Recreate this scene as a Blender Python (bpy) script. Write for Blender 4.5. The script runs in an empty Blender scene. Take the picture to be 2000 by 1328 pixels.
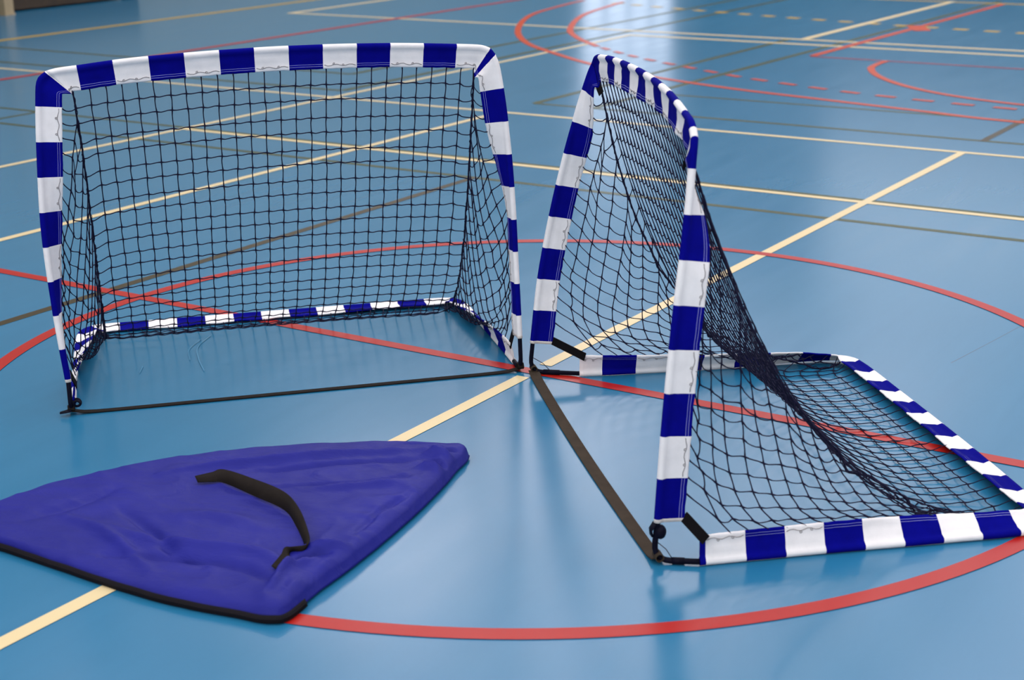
import bpy, bmesh, math, random
import numpy as np
from mathutils import Vector, Matrix, noise

random.seed(7)
rng = np.random.default_rng(7)
scene = bpy.context.scene
COL = scene.collection

# ------------------------------------------------------------------ helpers
def link(name, verts, faces, mats, mat_idx=None, parent=None, smooth=True, origin=(0, 0, 0)):
    me = bpy.data.meshes.new(name)
    o3 = np.array(origin, float)
    me.from_pydata([tuple(np.asarray(v, float) - o3) for v in verts], [], [tuple(f) for f in faces])
    if not isinstance(mats, (list, tuple)):
        mats = [mats]
    for m in mats:
        me.materials.append(m)
    if mat_idx is not None:
        me.polygons.foreach_set('material_index', np.array(mat_idx, dtype=np.int32))
    if smooth:
        me.polygons.foreach_set('use_smooth', np.ones(len(me.polygons), dtype=bool))
    me.update()
    ob = bpy.data.objects.new(name, me)
    COL.objects.link(ob)
    if parent is not None:
        ob.parent = parent
    else:
        ob.location = origin
    return ob

def tag(o, label=None, cat=None, group=None, kind=None):
    if label: o['label'] = label
    if cat: o['category'] = cat
    if group: o['group'] = group
    if kind: o['kind'] = kind
    return o

def empty(name, loc):
    o = bpy.data.objects.new(name, None)
    o.empty_display_size = 0.1
    o.location = loc
    COL.objects.link(o)
    return o

class MB:
    """collects geometry for one mesh"""
    def __init__(s):
        s.v, s.f, s.m = [], [], []
    def add(s, verts, faces, mi=0):
        n = len(s.v)
        s.v.extend([tuple(map(float, p)) for p in verts])
        for k, f in enumerate(faces):
            s.f.append([i + n for i in f])
            s.m.append(mi[k] if isinstance(mi, (list, tuple)) else mi)
    def box(s, c, sx, sy, sz, ax=(1, 0, 0), ay=(0, 1, 0), az=(0, 0, 1), mi=0):
        c, ax, ay, az = [np.array(q, float) for q in (c, ax, ay, az)]
        vs = [c + ax*sx*i/2 + ay*sy*j/2 + az*sz*k/2 for k in (-1, 1) for j in (-1, 1) for i in (-1, 1)]
        s.add(vs, [(0, 2, 3, 1), (4, 5, 7, 6), (0, 1, 5, 4), (1, 3, 7, 5), (3, 2, 6, 7), (2, 0, 4, 6)], mi)
    def tube(s, pts, r, n=8, mi=0, caps=True):
        pts = np.asarray(pts, float)
        k = len(pts)
        rr = np.full(k, r) if np.isscalar(r) else np.asarray(r, float)
        T = np.gradient(pts, axis=0)
        T /= np.linalg.norm(T, axis=1)[:, None] + 1e-12
        up = np.array([0, 0, 1.0]) if abs(T[0][2]) < .9 else np.array([1.0, 0, 0])
        vs = []
        N = np.cross(T[0], up); N /= np.linalg.norm(N)
        for i in range(k):
            N = N - T[i]*(N @ T[i]); N /= np.linalg.norm(N) + 1e-12
            Bn = np.cross(T[i], N)
            for j in range(n):
                a = 2*math.pi*j/n
                vs.append(pts[i] + rr[i]*(math.cos(a)*N + math.sin(a)*Bn))
        fs = []
        for i in range(k-1):
            for j in range(n):
                fs.append((i*n+j, i*n+(j+1) % n, (i+1)*n+(j+1) % n, (i+1)*n+j))
        if caps:
            fs.append(tuple(range(n))[::-1]); fs.append(tuple((k-1)*n+j for j in range(n)))
        s.add(vs, fs, mi)
    def ball(s, c, r, nu=10, nv=7, mi=0, sc=(1, 1, 1)):
        c = np.array(c, float)
        vs = [c + np.array([0, 0, r*sc[2]])]
        for i in range(1, nv):
            th = math.pi*i/nv
            for j in range(nu):
                ph = 2*math.pi*j/nu
                vs.append(c + r*np.array([math.sin(th)*math.cos(ph)*sc[0], math.sin(th)*math.sin(ph)*sc[1], math.cos(th)*sc[2]]))
        vs.append(c - np.array([0, 0, r*sc[2]]))
        fs = [(0, 1+j, 1+(j+1) % nu) for j in range(nu)]
        for i in range(nv-2):
            for j in range(nu):
                fs.append((1+i*nu+j, 1+(i+1)*nu+j, 1+(i+1)*nu+(j+1) % nu, 1+i*nu+(j+1) % nu))
        L = len(vs)-1
        fs += [(L, 1+(nv-2)*nu+(j+1) % nu, 1+(nv-2)*nu+j) for j in range(nu)]
        s.add(vs, fs, mi)
    def ribbon(s, pts, wid, th=0.002, mi=0):
        """flat webbing: pts (k,3) centre line, wid (k,3) full width vectors"""
        pts = np.asarray(pts, float); wid = np.asarray(wid, float)
        T = np.gradient(pts, axis=0); T /= np.linalg.norm(T, axis=1)[:, None] + 1e-12
        N = np.cross(T, wid); N /= np.linalg.norm(N, axis=1)[:, None] + 1e-12
        vs = []
        for i in range(len(pts)):
            a, b, nn = pts[i]-wid[i]/2, pts[i]+wid[i]/2, N[i]*th/2
            vs += [a-nn, b-nn, b+nn, a+nn]
        fs = []
        for i in range(len(pts)-1):
            for j in range(4):
                fs.append((4*i+j, 4*i+(j+1) % 4, 4*i+4+(j+1) % 4, 4*i+4+j))
        fs += [(3, 2, 1, 0), tuple(4*(len(pts)-1)+j for j in range(4))]
        s.add(vs, fs, mi)
    def build(s, name, mats, parent=None, smooth=True, origin=(0, 0, 0)):
        return link(name, s.v, s.f, mats, s.m, parent, smooth, origin)

def catmull(P, per=12, closed=False):
    P = np.asarray(P, float)
    n = len(P)
    out = []
    if closed:
        Q = lambda i: P[i % n]; rngi = range(n)
    else:
        Q = lambda i: P[i] if 0 <= i < n else (2*P[0]-P[1] if i < 0 else 2*P[-1]-P[-2]); rngi = range(n-1)
    for i in rngi:
        p0, p1, p2, p3 = Q(i-1), Q(i), Q(i+1), Q(i+2)
        for k in range(per):
            t = k/per
            out.append(.5*((2*p1) + (-p0+p2)*t + (2*p0-5*p1+4*p2-p3)*t*t + (-p0+3*p1-3*p2+p3)*t**3))
    if not closed:
        out.append(P[-1])
    return np.array(out)

def arclen(P):
    return np.concatenate([[0], np.cumsum(np.linalg.norm(np.diff(P, axis=0), axis=1))])

def resample(P, at):
    L = arclen(P)
    return np.stack([np.interp(at, L, P[:, k]) for k in range(P.shape[1])], 1)

def smooth01(x):
    x = np.clip(x, 0, 1)
    return x*x*(3-2*x)

# ------------------------------------------------------------------ materials
def new_mat(name):
    m = bpy.data.materials.new(name); m.use_nodes = True
    nt = m.node_tree; b = nt.nodes['Principled BSDF']
    return m, nt, b

def ramp(nt, fac, stops):
    r = nt.nodes.new('ShaderNodeValToRGB')
    e = r.color_ramp.elements
    e[0].position, e[0].color = stops[0][0], (*stops[0][1], 1)
    e[1].position, e[1].color = stops[-1][0], (*stops[-1][1], 1)
    for p, c in stops[1:-1]:
        q = e.new(p); q.color = (*c, 1)
    nt.links.new(fac, r.inputs['Fac'])
    return r.outputs['Color']

def noise_node(nt, scale, detail=4, rough=.55, vec=None, dist=0):
    n = nt.nodes.new('ShaderNodeTexNoise')
    n.inputs['Scale'].default_value = scale; n.inputs['Detail'].default_value = detail
    n.inputs['Roughness'].default_value = rough; n.inputs['Distortion'].default_value = dist
    if vec is not None: nt.links.new(vec, n.inputs['Vector'])
    return n.outputs['Fac']

def obj_coord(nt, scale=(1, 1, 1), rot=(0, 0, 0)):
    tc = nt.nodes.new('ShaderNodeTexCoord'); mp = nt.nodes.new('ShaderNodeMapping')
    mp.vector_type = 'TEXTURE'
    mp.inputs['Scale'].default_value = [1/q for q in scale]; mp.inputs['Rotation'].default_value = rot
    nt.links.new(tc.outputs['Object'], mp.inputs['Vector'])
    return mp.outputs['Vector']

def bump(nt, b, fac, strength, dist=.002):
    bp = nt.nodes.new('ShaderNodeBump')
    bp.inputs['Strength'].default_value = strength; bp.inputs['Distance'].default_value = dist
    nt.links.new(fac, bp.inputs['Height']); nt.links.new(bp.outputs['Normal'], b.inputs['Normal'])

def simple(name, col, rough=.6, var=.12, scale=60, bmp=.15, spec=.5, sheen=0, coat=0, bdist=.001):
    m, nt, b = new_mat(name)
    v = obj_coord(nt)
    f = noise_node(nt, scale, vec=v)
    c = np.array(col)
    nt.links.new(ramp(nt, f, [(.3, tuple(c*(1-var))), (.7, tuple(np.minimum(c*(1+var), 1)))]), b.inputs['Base Color'])
    b.inputs['Roughness'].default_value = rough
    b.inputs['Specular IOR Level'].default_value = spec
    if sheen: b.inputs['Sheen Weight'].default_value = sheen
    if coat: b.inputs['Coat Weight'].default_value = coat
    if bmp: bump(nt, b, noise_node(nt, scale*4, vec=v), bmp, bdist)
    return m

COURT = 0.98840553          # direction of the halfway line in the hall
DA = np.array([math.cos(COURT), math.sin(COURT)])
NA = np.array([-DA[1], DA[0]])
def ST(s, t): return DA*s + NA*t

FLOOR_ROUGH = .225
def floor_surface(name, col, col2=None, streak=True, rough=FLOOR_ROUGH, spec=.38):
    m, nt, b = new_mat(name)
    c = np.array(col); c2 = np.array(col2) if col2 is not None else c*.86
    v1 = obj_coord(nt, (.7, 6, 1), (0, 0, COURT+.05))
    v2 = obj_coord(nt)
    st = noise_node(nt, 1.6, 5, .6, v1, .4)
    cl = noise_node(nt, .8, 3, .5, v2)
    mx = nt.nodes.new('ShaderNodeMath'); mx.operation = 'MULTIPLY_ADD'
    nt.links.new(st, mx.inputs[0]); mx.inputs[1].default_value = .55 if streak else .2
    ad = nt.nodes.new('ShaderNodeMath'); ad.operation = 'MULTIPLY'
    nt.links.new(cl, ad.inputs[0]); ad.inputs[1].default_value = .45 if streak else .5
    nt.links.new(ad.outputs[0], mx.inputs[2])
    nt.links.new(ramp(nt, mx.outputs[0], [(.25, tuple(c2)), (.75, tuple(c))]), b.inputs['Base Color'])
    rr = nt.nodes.new('ShaderNodeMapRange')
    rr.inputs['From Min'].default_value = .3; rr.inputs['From Max'].default_value = .7
    rr.inputs['To Min'].default_value = rough-.015; rr.inputs['To Max'].default_value = rough+.02
    nt.links.new(st, rr.inputs['Value']); nt.links.new(rr.outputs['Result'], b.inputs['Roughness'])
    b.inputs['Specular IOR Level'].default_value = spec
    w = noise_node(nt, 2.6, 3, .55, v2, .6)
    bump(nt, b, w, .03, .004)
    return m

M_FLOOR = floor_surface('floor_blue_vinyl', (.016, .136, .252), (.013, .121, .228))
M_CREAM = floor_surface('paint_cream', (.60, .50, .28), (.56, .46, .25), False, .34, .2)
M_RED = floor_surface('paint_red', (.33, .010, .005), (.30, .009, .005), False, .34, .2)
M_ORANGE = floor_surface('paint_orange', (.42, .045, .008), (.38, .04, .007), False, .34, .2)
M_GREEN = floor_surface('paint_olive', (.040, .055, .014), (.035, .048, .012), False, .34, .2)
M_BROWN = floor_surface('paint_brown', (.040, .030, .010), (.035, .026, .009), False, .34, .2)
M_YELLOW = floor_surface('paint_yellow', (.42, .28, .02), (.38, .25, .02), False, .34, .2)
M_SCUFF = floor_surface('scuff_grey', (.045, .20, .33), (.035, .18, .31), False)
M_SEAM = floor_surface('seam_dark', (.03, .09, .15), (.03, .08, .13), False)

def fabric(name, col, var=.08, rough=.75, weave=420, sheen=.15, spec=.5):
    m, nt, b = new_mat(name)
    v = obj_coord(nt)
    c = np.array(col)
    f = noise_node(nt, 26, 4, .6, v)
    nt.links.new(ramp(nt, f, [(.3, tuple(c*(1-var))), (.7, tuple(np.minimum(c*(1+var), 1)))]), b.inputs['Base Color'])
    b.inputs['Roughness'].default_value = rough
    b.inputs['Sheen Weight'].default_value = sheen
    b.inputs['Specular IOR Level'].default_value = spec
    wv = noise_node(nt, weave, 2, .6, v)
    bump(nt, b, wv, .35, .0006)
    return m

M_WHITE = fabric('white_canvas', (.63, .62, .612), .05)
M_BLUE = fabric('royal_blue_canvas', (.0012, .0016, .150), .12, .9, 420, 0, .04)
M_THREAD = fabric('pale_thread', (.16, .17, .42), .1)
M_HEM = fabric('hem_tape', (.62, .56, .50), .08)
M_WEB = fabric('black_webbing', (.010, .0075, .006), .25, .9, 600, 0, .12)
M_WEBB = fabric('dark_webbing_floor', (.030, .021, .013), .2, .9, 600, 0, .2)
M_STRAP = fabric('black_corner_webbing', (.003, .0025, .003), .25, .9, 600, 0, .1)
M_ROD = simple('black_fibreglass', (.004, .004, .010), .45, .2, 80, .05, spec=.04)
M_NET = simple('black_netting', (.007, .007, .022), .8, .2, 300, 0, spec=.1)
M_LACE = simple('grey_thread', (.22, .21, .21), .8, .15, 300, 0)

def nylon(name, col):
    m, nt, b = new_mat(name)
    v = obj_coord(nt)
    c = np.array(col)
    f = noise_node(nt, 3.5, 5, .6, v, .5)
    nt.links.new(ramp(nt, f, [(.3, tuple(c*.9)), (.7, tuple(c*1.1))]), b.inputs['Base Color'])
    b.inputs['Roughness'].default_value = .5
    b.inputs['Specular IOR Level'].default_value = .12
    v2 = obj_coord(nt, (2.2, 5, 3), (0, 0, -.45))
    bump(nt, b, noise_node(nt, 3.2, 6, .6, v2, 1.2), .4, .012)
    return m
M_NYLON = nylon('blue_nylon', (.010, .012, .165))
M_ZIP = fabric('zipper_tape', (.004, .003, .005), .2, .8, 500, 0, .15)

# ------------------------------------------------------------------ the hall
FLOOR_S, FLOOR_T = (-17.0, 26.0), (-15.0, 12.25)
fm = MB()
corners = [ST(FLOOR_S[0], FLOOR_T[0]), ST(FLOOR_S[1], FLOOR_T[0]), ST(FLOOR_S[1], FLOOR_T[1]), ST(FLOOR_S[0], FLOOR_T[1])]
fm.add([(*c, 0) for c in corners] + [(*c, -.2) for c in corners],
       [(0, 1, 2, 3), (7, 6, 5, 4), (0, 4, 5, 1), (1, 5, 6, 2), (2, 6, 7, 3), (3, 7, 4, 0)], 0)
FM = [M_FLOOR, M_CREAM, M_RED, M_ORANGE, M_GREEN, M_BROWN, M_YELLOW, M_SCUFF, M_SEAM]
LEVEL = {8: .0002, 4: .0004, 5: .0008, 6: .0011, 1: .0015, 2: .0019, 3: .0022, 7: .0027}
LAYER = {}
def strip(P, w, mi, dz=0, closed=False):
    """painted line of constant width along the floor polyline P (world xy)"""
    P = np.asarray(P, float)
    if closed:
        T = np.roll(P, -1, 0) - np.roll(P, 1, 0)
    else:
        T = np.gradient(P, axis=0)
    T /= np.linalg.norm(T, axis=1)[:, None]
    N = np.stack([-T[:, 1], T[:, 0]], 1)
    LAYER[mi] = LAYER.get(mi, 0) + 1
    z = LEVEL[mi] + dz*.3 + .000015*LAYER[mi]       # crossing stripes of paint lie one over the other
    n = len(P)
    vs = [(*(p+nn*w/2), z) for p, nn in zip(P, N)] + [(*(p-nn*w/2), z) for p, nn in zip(P, N)]
    m = n if closed else n-1
    fm.add(vs, [(i, n+i, n+(i+1) % n, (i+1) % n) for i in range(m)], mi)
def line(a, b, w, mi, dz=0): strip([ST(*a), ST(*b)], w, mi, dz)
CR, RE, OR, GR, BR, YE, SC, SE = 1, 2, 3, 4, 5, 6, 7, 8
# cream lines
line((-12, 0), (-.06, 0), .046, CR)
line((.075, 0), (4.41, 0), .046, CR)                     # halfway line, cut where the red paint crosses
line((2.955, 4.445), (2.955, -13), .048, CR)
line((4.43, 12), (4.43, -13), .048, CR)
line((-8, 4.47), (8.74, 4.47), .048, CR)
line((-8, 3.055), (4.41, 3.055), .048, CR)
line((9.0, 8.83), (16, 8.83), .08, CR)
line((9.05, 8.80), (9.05, -6), .07, CR)
line((8.72, 4.49), (8.72, -6), .07, CR)
line((9.1, 2.91), (13.05, 2.86), .075, CR)
# yellow lines
line((-2, 9.65), (20, 9.65), .10, YE)
line((13.0, 9), (13.0, -6), .09, YE)
for k in range(22):
    t0 = 6.2 - k*.30
    def yarc(t): return 10.25 + .055*max(t, 0)**1.75*.9
    strip([ST(yarc(t0), t0), ST(yarc(t0-.14), t0-.14)], .10, YE)
# olive badminton lines
line((2.555, 12), (2.555, -13), .045, GR)
line((3.0, 12), (3.0, -13), .045, GR)
line((-6, 5.85), (3.0, 5.85), .045, GR)
line((-6, 1.985), (2.555, 1.985), .045, BR)
line((5.45, 12), (5.45, 5.12), .06, GR)
line((4.72, 12), (4.72, 4.62), .06, GR)
line((4.72, 4.62), (16, 4.62), .065, GR)
line((5.45, 5.12), (16, 5.12), .065, GR)
line((4.85, 3.06), (9.1, 3.03), .06, GR)
line((4.85, 2.60), (13.3, 2.42), .06, GR)
line((4.845, 3.06), (4.80, -8), .05, GR)
line((5.615, 2.6), (5.58, -8), .045, GR)
line((4.82, .01), (9, .01), .045, BR)
# red and orange lines
line((0, 9), (0, -12), .05, RE)
ang = np.linspace(0, 2*math.pi, 181)[:-1]
strip(np.stack([1.8*np.cos(ang), 1.8*np.sin(ang)], 1), .05, RE, .0002, True)
line((-2, 7.40), (20, 7.40), .075, RE)
line((8.02, 2.385), (12.95, 2.29), .07, OR)
line((7.98, 2.385), (7.86, -5), .035, RE)
strip([ST(10.15, 2.2), ST(10.55, 2.42)], .16, OR, .0002)
a1 = catmull([ST(*q) for q in [(11.6, 6.66), (11.0, 6.57), (9.9, 6.3), (8.68, 5.67), (7.79, 5.0), (7.19, 4.3), (6.77, 3.73), (6.39, 3.05), (6.08, 2.24), (5.88, 1.44), (5.70, .67), (5.56, -.02), (5.45, -2), (5.45, -6)]], 8)
strip(a1, .06, OR)
a2 = catmull([ST(*q) for q in [(11.6, 6.15), (11.2, 6.07), (10.12, 5.8), (8.97, 5.26), (8.39, 4.85), (7.91, 4.38), (7.66, 4.08), (7.36, 3.68), (7.10, 3.25), (6.88, 2.85), (6.63, 2.38), (6.40, 1.79), (6.22, 1.21), (6.06, .31), (5.98, -.8), (5.98, -3)]], 8)
LA = arclen(a2)
iA = int(np.argmin([np.linalg.norm(q-ST(7.8, 4.26)) for q in a2]))
strip(a2[:iA], .06, OR, .0001)
pos = LA[iA] + .06
while pos < LA[-1]-.2:
    strip(resample(a2, np.linspace(pos, pos+.155, 4)), .055, OR, .0001)
    pos += .287
a3 = catmull([ST(*q) for q in [(7.98, 1.74), (7.74, 1.735), (7.47, 1.68), (7.09, 1.47), (6.71, 1.13), (6.42, .70), (6.24, .17), (6.15, -.6), (6.13, -3)]], 8)
strip(a3, .055, OR, .0001)
# scuffs and a vinyl seam
def world_line(pts, w, mi): strip(catmull(pts, 6), w, mi)
world_line([(-1.135, .46), (-1.155, .33), (-1.13, .20), (-1.085, .06)], .004, SC)
world_line([(-1.16, .42), (-1.18, .30), (-1.155, .18)], .003, SC)
world_line([(1.37, .02), (1.62, .30), (1.90, .62)], .003, SE)
world_line([(-1.30, .12), (-1.295, .05)], .003, SC)
floor = fm.build('floor', FM, smooth=False)
tag(floor, 'glossy blue sports hall floor with painted court lines', 'floor', kind='structure')

M_WALL = simple('wall_paint', (.27, .27, .22), .7, .06, 3, .1)
M_WALLB = simple('wall_paint_side', (.44, .43, .40), .7, .06, 3, .1)
M_CEIL = simple('ceiling_white', (.62, .62, .60), .8, .05, 3, 0)
HALL_H = 7.2
def wall(name, a, b, mat, holes=()):
    a, b = np.array(a), np.array(b)
    d = (b-a)/np.linalg.norm(b-a); n = np.array([-d[1], d[0]])
    w = MB()
    w.box((*((a+b)/2 + n*-.15), HALL_H/2), np.linalg.norm(b-a), .3, HALL_H, (*d, 0), (*n, 0))
    return tag(w.build(name, mat, smooth=False), kind='structure')
c0, c1, c2, c3 = corners
wall('wall_right', c0, c1, M_WALLB); wall('wall_front', c1, c2, M_WALLB)
wall('wall_left', c2, c3, M_WALL); wall('wall_back', c3, c0, M_WALLB)
cm = MB()
cm.add([(*c, HALL_H) for c in corners] + [(*c, HALL_H+.2) for c in corners],
       [(3, 2, 1, 0), (4, 5, 6, 7), (0, 1, 5, 4), (1, 2, 6, 5), (2, 3, 7, 6), (3, 0, 4, 7)])
tag(cm.build('ceiling', M_CEIL, smooth=False), kind='structure')

# windows of the end wall: frosted daylight panes in frames
def emit(name, col, strength):
    m = bpy.data.materials.new(name); m.use_nodes = True
    nt = m.node_tree
    b = nt.nodes['Principled BSDF']
    v = obj_coord(nt)
    f = noise_node(nt, 1.2, 2, .5, v)
    nt.links.new(ramp(nt, f, [(.3, tuple(np.array(col)*.92)), (.7, col)]), b.inputs['Emission Color'])
    b.inputs['Emission Strength'].default_value = strength
    b.inputs['Base Color'].default_value = (.5, .5, .5, 1)
    return m
M_PANE = emit('frosted_daylight', (.80, .86, 1.0), 1.5)
M_FRAME = simple('window_frame_grey', (.35, .36, .38), .5, .05, 10, .05)
def window(n, t0, t1, z0, z1, wall_t=FLOOR_T[1]):
    w = MB(); p = MB()
    d3, n3 = (*NA, 0), (*DA, 0)
    tc, zc = (t0+t1)/2, (z0+z1)/2
    C = lambda t, z, ds: (*ST(t, wall_t-ds), z)
    for t in np.linspace(t0, t1, 5): w.box(C(t, zc, .05), .12, .08, z1-z0+.08, d3, n3, mi=0)
    for z in (z0, z1): w.box(C(tc, z, .05), .12, t1-t0+.08, .08, d3, n3, mi=0)
    o = w.build('window_%d' % n, [M_FRAME], smooth=False); tag(o, kind='structure')
    p.box(C(tc, zc, .03), .02, t1-t0, z1-z0, d3, n3)
    p.build('pane', [M_PANE], o, smooth=False)
window(1, 20.8, 24.4, .25, 4.6)
# unseen dark panel added low on the end wall to dim its floor reflection
M_PANEL = simple('added_dark_panel', (.045, .040, .030), .6, .15, 4, .1)
tm_ = MB()
tm_.box((*ST(FLOOR_S[1]-.03, (FLOOR_T[0]+FLOOR_T[1])/2), 1.5), .06, FLOOR_T[1]-FLOOR_T[0]-.02, 3.0, (*DA, 0), (*NA, 0))
tag(tm_.build('added_trim_1', [M_PANEL], smooth=False), kind='structure')
# glowing panes added behind the camera to brighten the upright cloth
M_PANE_ADDED = emit('added_pane', (.95, .97, 1.0), 4.6)
def added_window(n, t0, t1, z0, z1, s=FLOOR_S[0], sg=1, mat=None):
    w = MB(); p = MB()
    d3, n3 = (*DA, 0), (*NA, 0)
    tc, zc = (t0+t1)/2, (z0+z1)/2
    C = lambda t, z, ds: (*ST(s+sg*ds, t), z)
    for t in np.linspace(t0, t1, 5): w.box(C(t, zc, .05), .12, .08, z1-z0+.08, d3, n3, mi=0)
    for z in (z0, z1): w.box(C(tc, z, .05), .12, t1-t0+.08, .08, d3, n3, mi=0)
    o = w.build('window_%d' % n, [M_FRAME], smooth=False); tag(o, kind='structure')
    p.box(C(tc, zc, .03), .02, t1-t0, z1-z0, d3, n3)
    p.build('pane', [mat or M_PANE_ADDED], o, smooth=False)
added_window(2, -13, -5, 2.0, 6.0)
added_window(3, -3.5, 4.5, 2.0, 6.0)
added_window(4, -9, 9.5, 5.0, 6.9, FLOOR_S[1], -1, emit('added_high_pane', (.92, .95, 1.0), 1.5))  # unseen glowing band added high on the end wall to brighten floor reflections

# low bench and post at the edge of the hall
M_DARK = simple('dark_stained_wood', (.030, .018, .008), .6, .3, 12, .2)
M_POST = simple('pale_beige_paint', (.30, .24, .14), .6, .1, 10, .1)
bo = np.array([*ST(8.2, 12.02), 0])
bench = empty('bench', bo)
tag(bench, 'low dark brown wooden bench against the far wall, behind the pale post', 'bench')
d3, n3 = (*DA, 0), (*NA, 0)
def bpart(name, s, t, z, a, b, c):
    m = MB(); m.box((*ST(s, t), z), a, b, c, d3, n3)
    m.build(name, M_DARK, bench, False, bo)
bpart('seat_board', 8.0, 12.02, .455, 3.6, .34, .04)
bpart('front_board', 8.0, 11.90, .2275, 3.5, .03, .413)
bpart('end_board', 9.73, 12.03, .2175, .04, .22, .433)
bpart('end_board', 6.27, 12.03, .2175, .04, .22, .433)
pm = MB()
pm.box((*ST(7.56, 11.66), 1.2), .12, .12, 2.4, d3, n3)
pm.box((*ST(7.56, 11.66), .01), .14, .14, .02, d3, n3)
tag(pm.build('post', M_POST, None, False), 'pale beige square post standing in front of the dark bench', 'post')

# ------------------------------------------------------------------ sleeves
def stripe_cuts(total, first, pitch):
    """arc lengths where the sleeve changes colour; pitch may be (pitch, count, pitch after that)"""
    p0, n0, p1 = pitch if isinstance(pitch, tuple) else (pitch, 10**6, pitch)
    cuts, x = [], first
    while x < total:
        cuts.append(x); x += p0 if len(cuts) <= n0 else p1
    return cuts

def sleeve(name, path, flap, first, start_blue, pitch, parent, origin, wob=.003, seed=0, hem0=True, hem1=True, rod=.0095, lace=None):
    """Fabric sleeve: path (k,3) of the rod inside, flap (k,3) vectors from rod to sewn edge."""
    D = arclen(path)
    cuts = stripe_cuts(D[-1], first, pitch)
    def colour(d): return (sum(1 for c in cuts if d >= c) + (1 if start_blue else 0)) % 2
    base = np.arange(0, D[-1], .0125)
    at = [q for q in base if all(abs(q-c) > .004 for c in cuts)] + cuts + [D[-1]]
    if hem0: at += [.009]
    if hem1: at += [D[-1]-.009]
    at = np.unique(np.round(at, 5))
    P = resample(path, at); F = resample2(flap, D, at)
    T = np.gradient(P, axis=0); T /= np.linalg.norm(T, axis=1)[:, None]
    rows = []
    r = rod
    for i in range(len(at)):
        w = np.linalg.norm(F[i]); f = F[i]/w
        n = np.cross(T[i], f); n /= np.linalg.norm(n)
        def o(df, dn):
            q = df/w
            s1 = noise.noise(Vector((at[i]*9+seed*13.1, q*1.5, seed*7.7)))
            s2 = noise.noise(Vector((at[i]*24+seed*3.1, q*2.5, 40+seed)))
            wv = wob*(1.6*s1+.7*s2)*min(1, max(0, df/.03))
            e = .0016*noise.noise(Vector((at[i]*40, seed*2.0, 9)))*max(0, q-.6)*2.5
            return P[i] + f*(df+e) + n*(dn+wv)
        prof = []
        for a in (38, 90, 135, 180, 225, 270, 322):
            ar = math.radians(a); prof.append((r*math.cos(ar), r*math.sin(ar)))
        up = prof[0]
        side = [(.0135, .0026), (.022, .0034), (w*.55, .0030), (w-.0152, .0026), (w-.0142, .0030), (w-.0090, .0026), (w-.0080, .0030), (w-.003, .0026), (w, .0014)]
        loop = [(df, -dn) for df, dn in side[::1]]
        ring = prof + loop + [(df, dn) for df, dn in reversed(side)]
        rows.append([o(*q) for q in ring])
    n = len(rows[0])
    vs = [q for row in rows for q in row]
    fs, mi = [], []
    for i in range(len(at)-1):
        mid = (at[i]+at[i+1])/2
        c = colour(mid)
        hem = (hem0 and mid < .009) or (hem1 and mid > D[-1]-.009)
        for j in range(n):
            fs.append((i*n+j, i*n+(j+1) % n, (i+1)*n+(j+1) % n, (i+1)*n+j))
            # the narrow bands are the two rows of stitching
            k = j-7
            st = k in (3, 5, 11, 13)
            mi.append(3 if hem else (2 if (st and c == 1) else c))
    fs.append(tuple(range(n))[::-1]); mi.append(3 if hem0 else colour(.001))
    fs.append(tuple((len(at)-1)*n+j for j in range(n))); mi.append(3 if hem1 else colour(D[-1]-.001))
    # grey lacing thread shows along the seam of the white stripes
    lm = MB()
    edges = [0] + cuts + [D[-1]]
    rr = random.Random(seed)
    for a, b in zip(edges[:-1], edges[1:]):
        if b-a < .03 or colour((a+b)/2) == 1:
            continue
        if lace is not None and lace < b and a < D[-1]-lace:
            continue
        for sgn in (-1, 1):
            ss = np.linspace(a+.004, b-.004, 11)
            pp = resample(path, ss); ff = resample2(flap, D, ss); tt = resample2(np.gradient(path, axis=0), D, ss)
            pts = []
            for k in range(len(ss)):
                w = np.linalg.norm(ff[k]); f = ff[k]/w
                nn = np.cross(tt[k], f); nn /= np.linalg.norm(nn)
                s1 = noise.noise(Vector((ss[k]*9+seed*13.1, (w-.012)/w*1.5, seed*7.7)))
                s2 = noise.noise(Vector((ss[k]*24+seed*3.1, (w-.012)/w*2.5, 40+seed)))
                pts.append(pp[k] + f*(w-.0115+.0028*math.sin(k*1.35+seed+a*31)) + nn*(sgn*.0034 + wob*(1.6*s1+.7*s2)))
            lm.tube(pts, .0011, 5)
            for kk in (rr.choice((2, 3)), rr.choice((6, 7))):
                c = np.array(pts[kk]); t = np.array(pts[kk+1])-np.array(pts[kk-1]); t /= np.linalg.norm(t)
                w = np.linalg.norm(ff[kk]); f = ff[kk]/w
                loop = [c - f*.003 + .0026*(math.cos(a_)*t*1.1 + math.sin(a_)*f) for a_ in np.linspace(0, 6.1, 10)]
                lm.tube(loop, .0010, 5)
    n0 = len(vs)
    vs += lm.v; fs += [[q+n0 for q in f] for f in lm.f]; mi += [4]*len(lm.f)
    return link(name, vs, fs, [M_WHITE, M_BLUE, M_THREAD, M_HEM, M_LACE], mi, parent, True, origin)

def resample2(V, D, at):
    return np.stack([np.interp(at, D, V[:, k]) for k in range(3)], 1)

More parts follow.
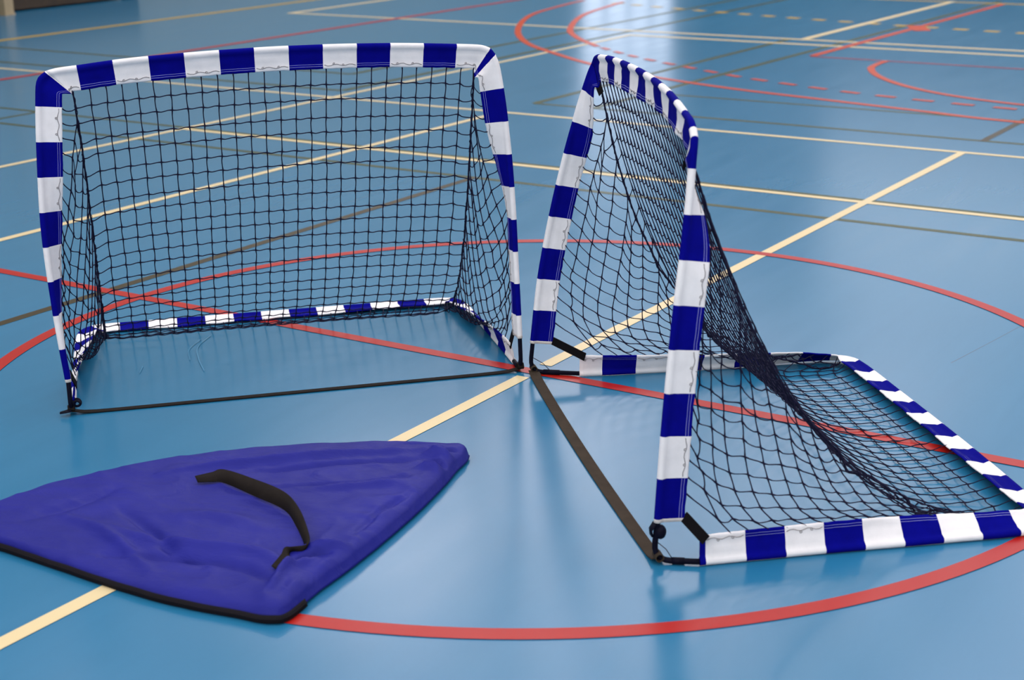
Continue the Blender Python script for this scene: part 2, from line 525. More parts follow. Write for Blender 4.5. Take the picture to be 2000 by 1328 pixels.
# ------------------------------------------------------------------ net relaxation
def relax(pos, pinned, edges, rest, gs, steps=1400, floor_z=.005):
    edges = np.array(edges); rest = np.array(rest)
    colour = -np.ones(len(edges), int)
    used = {}
    for k, (a, b) in enumerate(edges):
        ua, ub = used.setdefault(a, set()), used.setdefault(b, set())
        c = 0
        while c in ua or c in ub: c += 1
        colour[k] = c; ua.add(c); ub.add(c)
    groups = [np.where(colour == c)[0] for c in range(colour.max()+1)]
    inv = np.where(pinned, 0., 1.)
    G = []
    for g in groups:
        a, b = edges[g, 0], edges[g, 1]
        wsum = inv[a]+inv[b]; ok = wsum > 0
        G.append((a[ok], b[ok], rest[g][ok], (inv[a]/np.maximum(wsum, 1))[ok][:, None], (inv[b]/np.maximum(wsum, 1))[ok][:, None]))
    x = pos.copy(); v = np.zeros_like(x)
    dt = .012
    for it in range(steps):
        damp = .94
        nx = x + v*dt*damp
        nx[:, 2] -= 9.8*dt*dt*inv*gs
        for _ in range(5):
            for a, b, r, wa, wb in G:
                d = nx[b]-nx[a]
                l = np.linalg.norm(d, axis=1)
                ex = np.maximum(l-r, 0)/np.maximum(l, 1e-9)
                c = d*ex[:, None]
                nx[a] += c*wa; nx[b] -= c*wb
        low = (nx[:, 2] < floor_z) & ~pinned
        nx[low, 2] = floor_z
        nx[low, :2] = x[low, :2] + .5*(nx[low, :2]-x[low, :2])
        nx[pinned] = pos[pinned]
        v = (nx-x)/dt
        x = nx
    return x

# ------------------------------------------------------------------ pop-up goal
def goal(name, label, G1, G2, P):
    G1, G2 = np.array(G1), np.array(G2)
    e = (G2-G1)/np.linalg.norm(G2-G1); W = np.linalg.norm(G2-G1)
    nb = np.array([-e[1], e[0]])
    def X(s, b, z):
        return np.array([*(G1 + e*s + nb*b), z])
    E3, B3, Z3 = np.array([*e, 0]), np.array([*nb, 0]), np.array([0, 0, 1.])
    org = X(W/2, .45, 0)
    root = empty(name, org)
    tag(root, label, 'goal', 'blue and white striped pop-up goals')
    R = .0095
    # rod centre lines (s, b, z)
    post1 = catmull([X(*q) for q in P['post1']], 16)
    post2 = catmull([X(*q) for q in P['post2']], 16)
    bar = catmull([X(*q) for q in P['bar']], 16)
    base = [X(*q) for q in P['base']]
    base = catmull(base, 10)
    def fillet(A, B, C, n=7):
        t = np.linspace(0, 1, n)[:, None]
        return A*(1-t)**2 + 2*B*t*(1-t) + C*t**2
    # front corners at the floor
    rod = MB()
    for post, s, bs in ((post1, P['g1'], base[0]), (post2, P['g2'], base[-1])):
        foot = X(*s)
        up = post[0]
        d1 = (up-foot); d2 = (bs-foot)
        A = foot + d1*min(1, .045/np.linalg.norm(d1)); C = foot + d2*min(1, .045/np.linalg.norm(d2))
        pts = np.concatenate([post[12:0:-1], [up], fillet(A, foot, C), [bs]])
        rod.tube(pts, .0072, 10)
        # metal joint sleeve on the floor part
        rod.tube(np.array([C, C + (bs-C)*.45]), .0088, 10)
    rod.tube(np.concatenate([post1[4:], bar[1:-1], post2[::-1][:-4]]), .0055, 8)
    rod.tube(base[1:-1], .0055, 8)
    rod.build('frame_rod', M_ROD, root, True, org)
    # sleeves: flap vectors
    w = P.get('w', .066)
    ztop1, ztop2 = bar[0][2], bar[-1][2]
    def post_flap(post, sgn, tr):
        D = arclen(post); out = []
        lim = post[-1] + (bar[len(bar)//2]-post[-1])*0
        for k, q in enumerate(post):
            f = D[k]/D[-1]
            ph = math.radians(P['twist'])*(1-smooth01((f-tr[0])/(tr[1]-tr[0])))
            v = (E3*sgn*math.cos(ph) + B3*math.sin(ph))
            T = post[min(k+1, len(post)-1)]-post[max(k-1, 0)]; T /= np.linalg.norm(T)
            v = v - T*(v @ T); v = v/np.linalg.norm(v)*w
            tip = q+v
            zl = post[-1][2]-w*.93
            if tip[2] > zl: v = v - Z3*(tip[2]-zl)
            cin = post[-1] + E3*sgn*w*.93 - Z3*w*.95
            m = float(smooth01((D[k]-D[-1]+.05)/.05))
            v = v*(1-m) + (cin-q)*m
            out.append(v)
        return np.array(out)
    f1 = post_flap(post1, 1, P['tr1']); f2 = post_flap(post2, -1, P['tr2'])
    def bar_flap():
        out = []; D = arclen(bar)
        s0 = (bar[0]-post1[0]) @ E3
        sa, sb = (bar[0]) @ E3 + w*.93, (bar[-1]) @ E3 - w*.93
        for k, q in enumerate(bar):
            v = -Z3*math.cos(P['bartilt']) + B3*math.sin(P['bartilt'])
            T = bar[min(k+1, len(bar)-1)]-bar[max(k-1, 0)]; T /= np.linalg.norm(T)
            v = v - T*(v @ T); v = v/np.linalg.norm(v)*P.get('barw', w)
            tip = q+v
            c = tip @ E3
            if c < sa: v = v + E3*(sa-c)
            if c > sb: v = v - E3*(c-sb)
            for dist, end, sg in ((D[k], bar[0], 1), (D[-1]-D[k], bar[-1], -1)):
                m = float(smooth01(1-dist/.05))
                v = v*(1-m) + (end + E3*sg*w*.93 - Z3*w*.95 - q)*m
            out.append(v)
        return np.array(out)
    fb = bar_flap()
    def base_flap():
        out = []; D = arclen(base)
        T = np.gradient(base, axis=0); T /= np.linalg.norm(T, axis=1)[:, None]
        for k, q in enumerate(base):
            inward = np.cross(Z3, T[k]) * -1
            inward[2] = 0; inward /= np.linalg.norm(inward)
            b = (np.array([q[0], q[1]])-G1) @ nb
            s = (np.array([q[0], q[1]])-G1) @ e
            bf = np.clip((b-.1)/(P['depth']-.1), 0, 1)
            side = 0 if s < W/2 else 1
            prof = P['tilt'][side]
            al = np.interp(bf, [0, .35, .75, 1.0], prof)
            if bf > .97: al = np.interp(bf, [.97, 1.0], [al, P['tiltback']])
            al = math.radians(al)
            out.append((Z3*math.cos(al) + inward*math.sin(al))*w)
        out = np.array(out)
        # smooth the twist along the bar
        for _ in range(6):
            o2 = out.copy(); o2[1:-1] = (out[:-2]+out[1:-1]*2+out[2:])/4; out = o2
        L = np.linalg.norm(out, axis=1)[:, None]
        out = out/L*w
        # the cloth rests on the floor, never below it
        tip = base+out
        low = tip[:, 2] < .005
        out[low, 2] += .005-tip[low, 2]
        return out
    fs_ = base_flap()
    sd = P['seed']
    pitch = P['pitch']
    sleeve('post_sleeve', post1, f1, P['p1'][0], P['p1'][1], pitch, root, org, .0022, sd+1, True, False)
    sleeve('post_sleeve', post2, f2, P['p2'][0], P['p2'][1], pitch, root, org, .0022, sd+2, True, False)
    sleeve('crossbar_sleeve', bar, fb, P['pb'][0], P['pb'][1], P.get('barpitch', pitch), root, org, P['barwob'], sd+3, False, False)
    sleeve('base_sleeve', base, fs_, P['ps'][0], P['ps'][1], P['basepitch'], root, org, .0028, sd+4, False, False, lace=.5)
    # ---------------------------------------------------------------- net
    NC, NR, NS = 26, 25, 19
    def edge(path, flap, n, a0, a1):
        D = arclen(path); ss = np.linspace(D[0]+a0, D[-1]-a1, n)
        F = resample2(flap, D, ss)
        L = np.linalg.norm(F, axis=1)[:, None]
        return resample(path, ss) + F*(1-.004/L)
    Dbar = arclen(bar)
    top = edge(bar, fb, NC+1, w*.9, w*.9)
    # base split: arc lengths of the two back corners
    Db = arclen(base)
    bcoord = np.array([(q[:2]-G1) @ nb for q in base]); scoord = np.array([(q[:2]-G1) @ e for q in base])
    i1 = int(np.argmin(np.abs(scoord-(P['bc1']+.05)) + (bcoord < P['depth']*.8)*9))
    i2 = int(np.argmin(np.abs(scoord-(P['bc2']-.05)) + (bcoord < P['depth']*.8)*9))
    back = edge(base, fs_, NC+1, Db[i1], Db[-1]-Db[i2])
    side1 = edge(base, fs_, NS+1, .03, Db[-1]-Db[i1])
    side2 = edge(base, fs_, NS+1, Db[i2], .03)[::-1]
    up1 = edge(post1, f1, NS+1, .03, w*.95)[::-1]
    up2 = edge(post2, f2, NS+1, .03, w*.95)[::-1]
    ids = {}; pos = []; pin = []
    def node(key, p, fixed):
        if key not in ids:
            ids[key] = len(pos); pos.append(np.array(p, float)); pin.append(fixed)
        return ids[key]
    for r in range(NR+1):
        for c in range(NC+1):
            v = r/NR
            q = top[c]*(1-v) + back[c]*v
            q = q - Z3*P['sag']*math.sin(math.pi*v)*(1-P['ropelift']*math.cos(math.pi*c/NC)**4) + E3*P['inset']*math.sin(math.pi*v)*math.cos(math.pi*c/NC)
            q[2] = max(q[2], .006)
            node(('B', r, c), q, r in (0, NR))
    def rope_row(i): return int(round(i*NR/NS))
    edges, rest, strands = [], [], []
    def add_edge(a, b, L):
        edges.append((a, b)); rest.append(L)
    # side panels
    for sk, upp, sid, cc in ((1, up1, side1, 0), (2, up2, side2, NC)):
        grid = {}
        for i in range(NS+1):
            rp = np.array(pos[ids[('B', rope_row(i), cc)]])
            for j in range(i+1):
                if j == i:
                    grid[i, j] = ids[('B', rope_row(i), cc)]
                elif i == NS:
                    q = sid[j] if j > 0 else (upp[NS]+sid[1])/2
                    grid[i, j] = node((sk, i, j), q, True)
                elif j == 0:
                    grid[i, j] = node((sk, i, j), upp[i], True)
                else:
                    a = upp[i]; fr = j/max(i, 1)
                    grid[i, j] = node((sk, i, j), a*(1-fr)+rp*fr, False)
        cell_r = P['side_row']; cell_c = P['side_col']
        for i in range(1, NS+1):
            st = [grid[i, j] for j in range(i+1)]
            for a, b in zip(st[:-1], st[1:]): add_edge(a, b, cell_r*np.linalg.norm(pos[a]-pos[b])+.0003)
            if i < NS: strands.append((st, 'h'))
        for j in range(1, NS):
            st = [grid[i, j] for i in range(j, NS+1)]
            LL = sum(np.linalg.norm(pos[a]-pos[b]) for a, b in zip(st[:-1], st[1:]))
            DD = np.linalg.norm(pos[st[0]]-pos[st[-1]])
            for a, b in zip(st[:-1], st[1:]): add_edge(a, b, max(cell_c*DD/(len(st)-1), .3*LL/(len(st)-1))+.0003)
            strands.append((st, 'v'))
    # back panel
    roww = P['row_len']/NC; colw = P['col_len']/NR
    for r in range(1, NR):
        st = [ids[('B', r, c)] for c in range(NC+1)]
        for a, b in zip(st[:-1], st[1:]): add_edge(a, b, roww)
        strands.append((st, 'h'))
    ropes = []
    for c in range(NC+1):
        st = [ids[('B', r, c)] for r in range(NR+1)]
        L = (P['rope_len']/NR) if c in (0, NC) else colw
        for a, b in zip(st[:-1], st[1:]): add_edge(a, b, L)
        (ropes if c in (0, NC) else strands).append((st, 'v'))
    pos = np.array(pos); pin = np.array(pin)
    gs = np.ones(len(pos))
    for key, k in ids.items():
        if key[0] != 'B': gs[k] = P['sidew']     # the stiff twine of the side panels hardly slumps
    X_ = relax(pos, pin, edges, rest, gs)
    restd = {}
    for (a, b), L in zip(edges, rest): restd[(a, b)] = L
    nm = MB()
    rs = random.Random(sd+90)
    def draw(mb, st, rad, knots=True):
        pts = []; rr = []
        for k in range(len(st)-1):
            a, b = X_[st[k]], X_[st[k+1]]
            d = np.linalg.norm(b-a)
            slack = max(0, restd[(st[k], st[k+1])]-d)
            sag = min(math.sqrt(.375*slack*(slack+2*d)), .016)*.62
            hor = np.linalg.norm((b-a)[:2])/max(d, 1e-6)
            side = np.cross(b-a, Z3); ls = np.linalg.norm(side)
            side = side/ls if ls > 1e-5 else E3
            m1 = a*.72+b*.28; m2 = a*.28+b*.72
            j = rs.uniform(-.0022, .0022)
            down = -Z3*sag*hor + side*sag*(1-hor)*rs.choice((-1, 1))*.8
            sv = hor*P.get('wave', .0022)*rs.uniform(.6, 1.3)
            pts += [a, m1 + down*.75 + side*j - Z3*sv, m2 + down*.95 + side*j*.6 + Z3*sv*.25]
            rr += [rad*(1.55 if knots else 1.15), rad, rad]
        pts.append(X_[st[-1]]); rr.append(rad)
        pts = np.array(pts)
        pts[:, 2] = np.maximum(pts[:, 2], .003)
        fine = catmull(pts, 2)
        rf = np.interp(np.linspace(0, len(pts)-1, len(fine)), np.arange(len(pts)), rr)
        mb.tube(fine, rf, 4)
    for st, kind in strands:
        draw(nm, st, .0016)
    net = nm.build('net', M_NET, root, True, org)
    for st, kind in ropes:
        rm = MB()
        draw(rm, st, .0026)
        # whipping thread wound round the seam rope
        pts = X_[st]
        fine = catmull(pts, 8)
        k = np.arange(len(fine))
        T = np.gradient(fine, axis=0); T /= np.linalg.norm(T, axis=1)[:, None]
        A = np.cross(T, E3); A /= np.linalg.norm(A, axis=1)[:, None]; Bv = np.cross(T, A)
        hel = fine + .0032*(np.cos(k*1.1)[:, None]*A + np.sin(k*1.1)[:, None]*Bv)
        hel[:, 2] = np.maximum(hel[:, 2], .003)
        rm.tube(hel, .0012, 4)
        rm.build('seam_rope', M_NET, net, True, org)
    # ---------------------------------------------------------------- straps
    for post, fl, bi, uu in ((post1, f1, 0, 0), (post2, f2, -1, 1)):
        cs = MB()
        A = post[0] + fl[0]; Bp = base[bi] + fs_[bi]
        d = (Bp-A)/np.linalg.norm(Bp-A)
        A2 = A - d*.002 + Z3*.012; B2 = Bp + d*.02 + Z3*.002
        t = np.linspace(0, 1, 9)[:, None]
        pts = A2*(1-t) + B2*t
        wv = np.cross(d, E3); wv /= np.linalg.norm(wv)
        cs.ribbon(pts, np.tile(wv*.026, (9, 1)), .003)
        cs.build('corner_strap', M_STRAP, root, False, org)
        # thin elastic cord bracing the bent rod
        foot = X(*(P['g1'] if uu == 0 else P['g2']))
        d1 = post[0]-foot; d2 = base[bi]-foot
        co = MB()
        co.tube([foot + d1*.52, foot + d1*.3 + d2*.25, foot + d2*.42 + Z3*.004], .0011, 6)
        co.build('elastic_cord', M_ROD, root, True, org)
    if P.get('topties'):
        for post, fl, sg in ((post1, f1, 1), (post2, f2, -1)):
            tt = MB()
            c = post[-1] + fl[-1]
            tt.ribbon([c + Z3*.014 - E3*sg*.012, c, c - Z3*.016 + B3*.004 + E3*sg*.014], [Z3*.014 + B3*.014]*3, .003)
            tt.build('corner_tie', M_STRAP, root, False, org)
    # webbing lying on the floor between the two front corners
    sm = MB()
    t = np.linspace(0, 1, 40)
    ends = []
    for post, gk, bs in ((post1, 'g1', base[0]), (post2, 'g2', base[-1])):
        foot = X(*P[gk]); d1, d2 = post[0]-foot, bs-foot
        ends.append(foot + .25*.045*(d1/np.linalg.norm(d1) + d2/np.linalg.norm(d2)))
    A, Bp = ends
    pts = A[None]*(1-t)[:, None] + Bp[None]*t[:, None]
    bw = P['strap_bow']
    pts = pts + B3*(bw*np.sin(np.pi*t))[:, None]
    pts[:, 2] = .0032 + .010*(np.exp(-t/.02)+np.exp(-(1-t)/.02))
    tw = P['strap_w']
    sm.ribbon(pts, np.tile(B3*tw, (40, 1)), .0024)
    for q in (A, Bp):     # loop of webbing sewn round the rod
        lp = [q + .0096*(math.cos(a)*B3 + math.sin(a)*Z3) for a in np.linspace(0, 2*math.pi, 14)]
        lp = np.array(lp); lp[:, 2] = np.maximum(lp[:, 2], .003)
        sm.ribbon(lp, np.tile(E3*tw*.9, (14, 1)), .0024)
    sm.build('floor_strap', M_WEBB if tw > .03 else M_WEB, root, False, org)
    if P.get('tie'):
        tm = MB()
        foot = X(*P[P['tie']]); post = post1 if P['tie'] == 'g1' else post2
        d1 = post[0]-foot
        if P['tie'] == 'g2':
            c = foot + d1*.74
            tm.ball(c + E3*.0 - B3*-.010, .0145, 12, 8, sc=(1, 1, 1.25))
            tm.ribbon([c + Z3*.024 - B3*.004, c + Z3*.008 - B3*.014, c - Z3*.008 - B3*.012], [E3*.02]*3, .004)
        else:
            c = foot + Z3*.03 + E3*.02
            lp = [c + .010*(math.cos(a)*E3 + math.sin(a)*Z3) + B3*(-.012+.003*a) for a in np.linspace(0, 8.5, 22)]
            tm.tube(lp, .004, 8)
            tm.ribbon([foot - E3*.034 + Z3*.004, foot - E3*.018 + Z3*.006, foot + Z3*.010], [B3*.014, B3*.022, B3*.03], .003)
        tm.build('tie_toggle', M_ROD, root, True, org)
    return root

LEFT = dict(
    g1=(0, 0, .0085), g2=(1.417, 0, .0085),
    post1=[(.000, .012, .105), (-.018, .036, .33), (-.026, .058, .58), (-.016, .078, .80), (-.003, .090, .960), (.006, .095, 1.006), (.030, .097, 1.026)],
    post2=[(1.417, .012, .115), (1.415, .036, .33), (1.411, .058, .58), (1.399, .078, .80), (1.380, .090, .965), (1.367, .0955, 1.014)],
    bar=[(.030, .097, 1.026), (.055, .0975, 1.031), (.10, .098, 1.035), (.30, .101, 1.052), (.66, .104, 1.064), (1.0, .101, 1.061), (1.28, .098, 1.046), (1.345, .097, 1.036), (1.367, .0955, 1.014)],
    base=[(.004, .095, .0105), (.004, .30, .0105), (.008, .55, .0105), (.012, .76, .0105), (.022, .86, .0105), (.06, .912, .0105), (.12, .924, .0105), (.45, .918, .0105), (.80, .910, .0105), (1.20, .900, .0105),
          (1.33, .894, .0105), (1.385, .872, .0105), (1.408, .81, .0105), (1.413, .66, .0105), (1.417, .40, .0105), (1.417, .095, .0105)],
    tr1=(.05, .92), tr2=(.42, .98), depth=.92, bc1=.03, bc2=1.40, twist=86, bartilt=.12, tilt=((8, 25, 62, 88), (8, 25, 62, 88)), tiltback=93,
    p1=(.103, True), p2=(.075, False), pb=(.083, False), barpitch=.1036, ps=(.019, True), pitch=.1042, basepitch=.1014, barwob=.0022, seed=3,
    ropelift=.35, sidew=.14, sag=.06, inset=.045, side_row=1.005, side_col=1.03, row_len=1.20, col_len=1.235, rope_len=1.235, strap_bow=0.0, strap_w=.024, tie='g1')
RIGHT = dict(
    g1=(0, 0, .0085), g2=(1.459, 0, .0085),
    post1=[(.003, .010, .105), (-.004, .040, .33), (.008, .088, .58), (.032, .140, .80), (.058, .182, .955), (.070, .198, 1.000)],
    post2=[(1.459, .010, .105), (1.452, .026, .33), (1.436, .052, .58), (1.408, .084, .80), (1.384, .104, .955), (1.374, .110, .998)],
    bar=[(.070, .198, 1.000), (.095, .199, 1.020), (.14, .199, 1.029), (.36, .192, 1.046), (.70, .174, 1.056), (1.02, .148, 1.053), (1.29, .119, 1.032), (1.345, .113, 1.021), (1.374, .110, .998)],
    base=[(.065, .150, .0105), (.080, .30, .0105), (.098, .60, .0105), (.100, .90, .013), (.112, .99, .014), (.145, 1.040, .015), (.22, 1.058, .015), (.50, 1.058, .014), (.90, 1.052, .014), (1.30, 1.040, .012),
          (1.43, 1.030, .011), (1.490, .995, .0105), (1.512, .92, .0105), (1.508, .70, .0105), (1.500, .40, .0105), (1.497, .104, .0105)],
    tr1=(.60, 1.02), tr2=(.66, 1.0), depth=1.05, bc1=.11, bc2=1.51, twist=88, barw=.073, bartilt=.02, tilt=((8, 28, 48, 70), (3, 18, 55, 68)), tiltback=80,
    p1=(.110, True), p2=(.110, True), pb=(.085, True), ps=(.073, False), barpitch=.1015, pitch=.1037, basepitch=(.1092, 9, .0996), barwob=.0045, seed=11,
    ropelift=-.15, sidew=.22, sag=.15, inset=.01, side_row=1.0, side_col=1.01, row_len=1.31, col_len=1.33, rope_len=1.37, strap_bow=-.01, topties=True, strap_w=.034, tie='g2')
goal('pop_up_goal', 'striped pop-up goal facing the camera, behind the blue bag', (-1.414, -.350), (-.039, -.008), LEFT)
goal('pop_up_goal', 'striped pop-up goal seen from the side, its base frame and net spread along the floor', (-.011, -.020), (.259, -1.454), RIGHT)

# ------------------------------------------------------------------ carry bag
def carry_bag():
    top = np.array([(-.194, -.757), (-.222, -.722), (-.29, -.694), (-.393, -.673), (-.51, -.662), (-.655, -.668), (-.798, -.690), (-.95, -.734), (-1.069, -.783), (-1.194, -.854), (-1.308, -.945), (-1.41, -1.055), (-1.49, -1.16), (-1.535, -1.225)])
    bot = np.array([(-.590, -1.728), (-.63, -1.724), (-.690, -1.697), (-.800, -1.652), (-.912, -1.594), (-1.048, -1.508), (-1.190, -1.412), (-1.336, -1.316), (-1.45, -1.255), (-1.52, -1.235)])
    right = np.array([(-.194, -.757), (-.200, -.80), (-.226, -.87), (-.252, -.96), (-.297, -1.09), (-.352, -1.23), (-.413, -1.37), (-.470, -1.49), (-.520, -1.585), (-.560, -1.68), (-.578, -1.715), (-.590, -1.728)])
    NU, NV = 190, 120
    T = catmull(top, 14); B = catmull(bot, 14); Rr = catmull(right, 14)
    def at(C, u): return resample(C, np.array(u)*arclen(C)[-1])
    us = np.linspace(0, 1, NU); vs_ = np.linspace(0, 1, NV)
    Tu, Bu, Rv = at(T, us), at(B, us), at(Rr, vs_)
    left0, left1 = T[-1], B[-1]
    XY = np.zeros((NV, NU, 2))
    for j, v in enumerate(vs_):
        lv = left0*(1-v)+left1*v
        # Coons patch
        base = Tu*(1-v) + Bu*v
        lin = Rv[j][None]*(1-us)[:, None] + lv[None]*us[:, None]
        bil = (Rr[0]*(1-v)+Rr[-1]*v)[None]*(1-us)[:, None] + (left0*(1-v)+left1*v)[None]*us[:, None]
        XY[j] = base + lin - bil
    # folds of the cloth: (polyline, height, half width)
    folds = [
        ([(-.30, -.80), (-.55, -.80), (-.85, -.86), (-1.02, -.92)], .0050, .018),
        ([(-.30, -.86), (-.55, -.87), (-.80, -.915)], -.0045, .016),
        ([(-.33, -.97), (-.48, -1.02), (-.62, -1.02), (-.75, -1.04)], -.0040, .014),
        ([(-.36, -1.02), (-.50, -1.05), (-.60, -1.06)], .0035, .014),
        ([(-.62, -1.60), (-.72, -1.50), (-.86, -1.45), (-1.05, -1.42)], -.0060, .020),
        ([(-.58, -1.55), (-.68, -1.44), (-.84, -1.39), (-1.0, -1.33), (-1.1, -1.24)], .0055, .024),
        ([(-.80, -1.50), (-.90, -1.40), (-.98, -1.27), (-1.08, -1.15)], -.0045, .020),
        ([(-.92, -1.52), (-1.0, -1.40), (-1.10, -1.28), (-1.2, -1.2)], .0045, .022),
        ([(-.54, -1.50), (-.60, -1.55), (-.62, -1.64)], .0080, .016),
        ([(-.51, -1.46), (-.56, -1.47), (-.585, -1.54)], -.0075, .012),
        ([(-.475, -1.42), (-.52, -1.44), (-.56, -1.42)], .0065, .013),
        ([(-.225, -.80), (-.27, -.80), (-.30, -.78)], -.0075, .010),
        ([(-.235, -.86), (-.27, -.83), (-.31, -.83)], .0070, .011),
        ([(-.25, -.92), (-.285, -.88), (-.31, -.88)], -.0075, .010),
        ([(-.255, -.95), (-.30, -.92), (-.33, -.93)], .0050, .011),
        ([(-.22, -.76), (-.30, -.735), (-.40, -.72)], -.0040, .012),
        ([(-1.12, -1.02), (-1.2, -1.12), (-1.3, -1.2)], -.0040, .03),
        ([(-.70, -1.28), (-.80, -1.22), (-.93, -1.2)], .0035, .03),
        ([(-.33, -1.10), (-.40, -1.20), (-.46, -1.36)], -.0040, .012),
    ]
    H = np.zeros((NV, NU))
    P2 = XY.reshape(-1, 2)
    for pl, h, wd in folds:
        C = catmull(pl, 70)
        d = np.sqrt(((P2[:, None]-C[None])**2).sum(2)); k = d.argmin(1)
        taper = np.sin(np.pi*np.clip(k/(len(C)-1), .04, .96))**.5
        H += (h*taper*np.exp(-(d.min(1)/(wd*.75))**2)).reshape(NV, NU)
    for j in range(NV):
        for i in range(NU):
            x, y = XY[j, i]
            H[j, i] = 3.6*H[j, i] + .0045*noise.noise(Vector((x*4.5, y*7, 1))) + .0022*noise.noise(Vector((x*13, y*17, 5)))
            u_ = us[i]
            k1 = 1-abs(2*noise.noise(Vector((x*9+y*5, y*9-x*3, 11))))
            k2 = 1-abs(2*noise.noise(Vector((x*5-y*3, y*11+x*4, 17))))
            H[j, i] += .011*math.exp(-u_*8)*(max(k1, 0)**2-.35) + .0030*(max(k2, 0)**3-.25)
    de = np.minimum(np.minimum((us[None]*1.2), (1-us)[None]*1.2), np.minimum(vs_[:, None]*.9*np.ones((1, NU)), (1-vs_)[:, None]*1.0))
    prof = np.sqrt(np.clip(1-(1-np.clip(de/.05, 0, 1))**2, 0, 1))
    puff = np.clip(de/.35, 0, 1)**.7
    rightlift = np.exp(-us[None]*9)*np.ones((NV, 1))
    Z = .011 + prof*(.017 + .022*rightlift) + .008*puff + H*np.clip(de/.03, .0, 1)
    org = np.array([-.85, -1.15, 0])
    root = empty('carry_bag', org)
    tag(root, 'flat blue nylon carry bag with black carry strap lying on the floor', 'bag')
    verts = [(XY[j, i, 0], XY[j, i, 1], Z[j, i]) for j in range(NV) for i in range(NU)]
    faces = [(j*NU+i, (j+1)*NU+i, (j+1)*NU+i+1, j*NU+i+1) for j in range(NV-1) for i in range(NU-1)]
    # underside skirt following the rim, tucked slightly inwards
    rim = [(0, i) for i in range(NU)] + [(j, NU-1) for j in range(1, NV)] + [(NV-1, i) for i in range(NU-2, -1, -1)] + [(j, 0) for j in range(NV-2, 0, -1)]
    cen = XY.mean((0, 1))
    prev = [j*NU+i for j, i in rim]
    for zf, tuck in ((.0075, .004), (.003, -.012)):
        st = len(verts)
        for j, i in rim:
            p = XY[j, i]; d = (p-cen)/np.linalg.norm(p-cen)
            q = p + d*tuck
            verts.append((q[0], q[1], zf + (0 if zf < .004 else .0015*noise.noise(Vector((p[0]*30, p[1]*30, 3))))))
        n = len(rim)
        for k in range(n):
            faces.append((prev[k], prev[(k+1) % n], st+(k+1) % n, st+k))
        prev = list(range(st, st+n))
    faces.append(tuple(prev))
    link('shell', verts, faces, M_NYLON, None, root, True, org)
    # zipper tape along the straight edge and round the front corner
    zp = np.concatenate([Rr[-34:-1], B])
    zl = arclen(zp); zz = resample(zp, np.arange(0, zl[-1], .008))
    Tn = np.gradient(zz, axis=0); Tn /= np.linalg.norm(Tn, axis=1)[:, None]
    out = np.stack([Tn[:, 1], -Tn[:, 0]], 1)
    if (out[40] @ (zz[40]-cen)) < 0: out = -out
    zm = MB()
    n = len(zz)
    wob = np.array([noise.noise(Vector((k*.11, 2, 2))) for k in range(n)])
    pts = np.array([(*(zz[k]+out[k]*.007), .0125+.002*wob[k]) for k in range(n)])
    hgt = np.array([(*(-out[k]*.006), .017) for k in range(n)])
    zm.ribbon(pts, hgt, .0024)
    zt = np.array([(*(zz[k]+out[k]*.0085), .0125+.002*wob[k]) for k in range(n)])
    zm.tube(zt, .0022, 6)
    zm.build('zipper', M_ZIP, root, True, org)
    # carry strap: black webbing standing on edge in a loop
    tp = catmull([(-.915, -.985, .042), (-.872, -.972, .047), (-.835, -.985, .060), (-.742, -1.070, .066), (-.655, -1.160, .068), (-.604, -1.262, .066), (-.566, -1.385, .056), (-.560, -1.440, .050), (-.590, -1.455, .049), (-.612, -1.462, .051), (-.618, -1.49, .045), (-.634, -1.535, .038)], 8)
    bt = catmull([(-.905, -1.003, .036), (-.868, -1.003, .037), (-.832, -1.012, .036), (-.738, -1.107, .037), (-.648, -1.203, .038), (-.604, -1.308, .038), (-.568, -1.428, .037), (-.574, -1.452, .036), (-.600, -1.452, .037), (-.600, -1.478, .040), (-.592, -1.505, .036), (-.612, -1.548, .033)], 8)
    tp = tp + np.array([0, 0, .010]); bt = bt + np.array([0, 0, .006])
    hm = MB()
    hm.ribbon((tp+bt)/2, tp-bt, .0028)
    hm.build('carry_strap', M_WEB, root, True, org)
carry_bag()

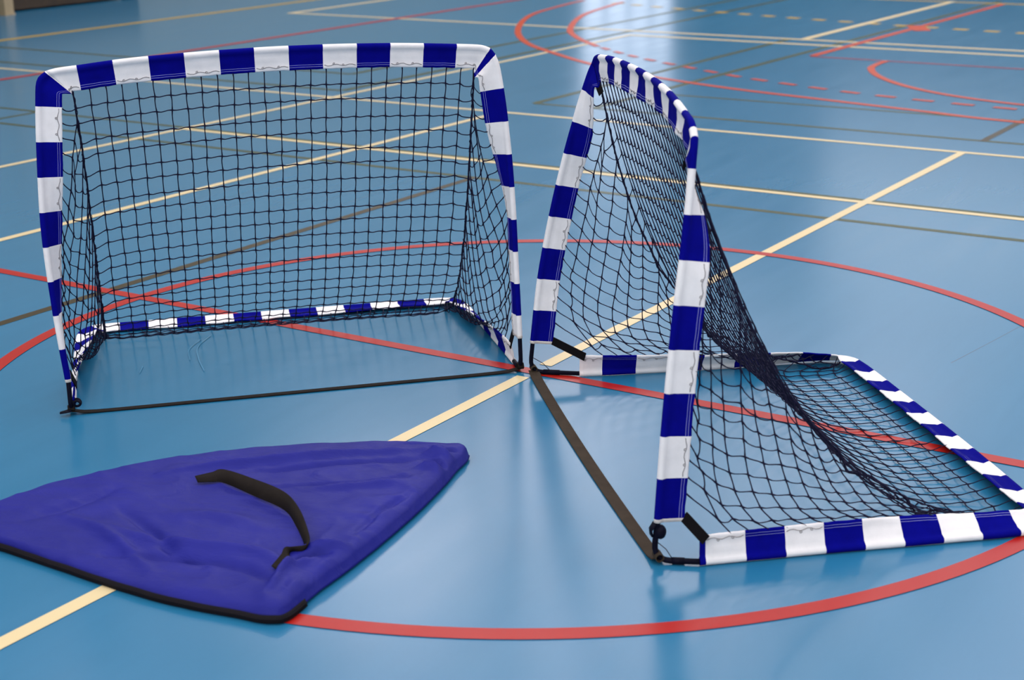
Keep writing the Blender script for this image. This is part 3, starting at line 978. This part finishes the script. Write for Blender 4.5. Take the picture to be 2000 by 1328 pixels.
# ------------------------------------------------------------------ lights
def area(name, loc, rot, sx, sy, power, col):
    l = bpy.data.lights.new(name, 'AREA'); l.shape = 'RECTANGLE'; l.size = sx; l.size_y = sy
    l.energy = power; l.color = col
    o = bpy.data.objects.new(name, l); o.location = loc; o.rotation_euler = rot
    COL.objects.link(o); return o
for s in (-12, -7.5, -3, 1.5, 6, 10.5, 15, 19.5):
    for t in (-11, -7, -3, 1, 5, 9):
        k = {(10.5, 9): 1.15, (15, 9): 1.0, (10.5, 5): .9, (15, 5): .7, (10.5, 1): .5, (15, 1): .5}.get((s, t), .32 if s > 17 else (.28 if t > 7 else .55))
        area('ceiling_lamp', (*ST(s, t), HALL_H-.12), (0, 0, COURT), 3.2, 2.8, 150*k, (1.0, .91, .93))
w = bpy.data.worlds.new('World'); scene.world = w; w.use_nodes = True
w.node_tree.nodes['Background'].inputs['Color'].default_value = (.5, .55, .6, 1)
w.node_tree.nodes['Background'].inputs['Strength'].default_value = .3

# ------------------------------------------------------------------ camera
F_PX, PITCH, ROLL = 3060.3048, .3013138, -.0166485
cam = bpy.data.cameras.new('camera')
cam.sensor_fit = 'HORIZONTAL'; cam.sensor_width = 36.0; cam.lens = F_PX/2000*36
co = bpy.data.objects.new('camera', cam); COL.objects.link(co)
cp, sp = math.cos(PITCH), math.sin(PITCH)
X0, Y0, Fw = Vector((1, 0, 0)), Vector((0, sp, cp)), Vector((0, cp, -sp))
c_, s_ = math.cos(ROLL), math.sin(ROLL)
right = c_*X0 + s_*Y0; up = -s_*X0 + c_*Y0
Mx = Matrix((right, up, -Fw)).transposed().to_4x4()
Mx.translation = Vector((-.0672561, -4.8534103, 1.6181976))
co.matrix_world = Mx
cam.clip_end = 100
cam.dof.use_dof = True; cam.dof.focus_distance = 4.75; cam.dof.aperture_fstop = 4.0
scene.camera = co

scene.view_settings.view_transform = 'Standard'
scene.view_settings.look = 'None'
scene.view_settings.gamma = 1
scene.view_settings.use_curve_mapping = False
scene.view_settings.exposure = 0.42
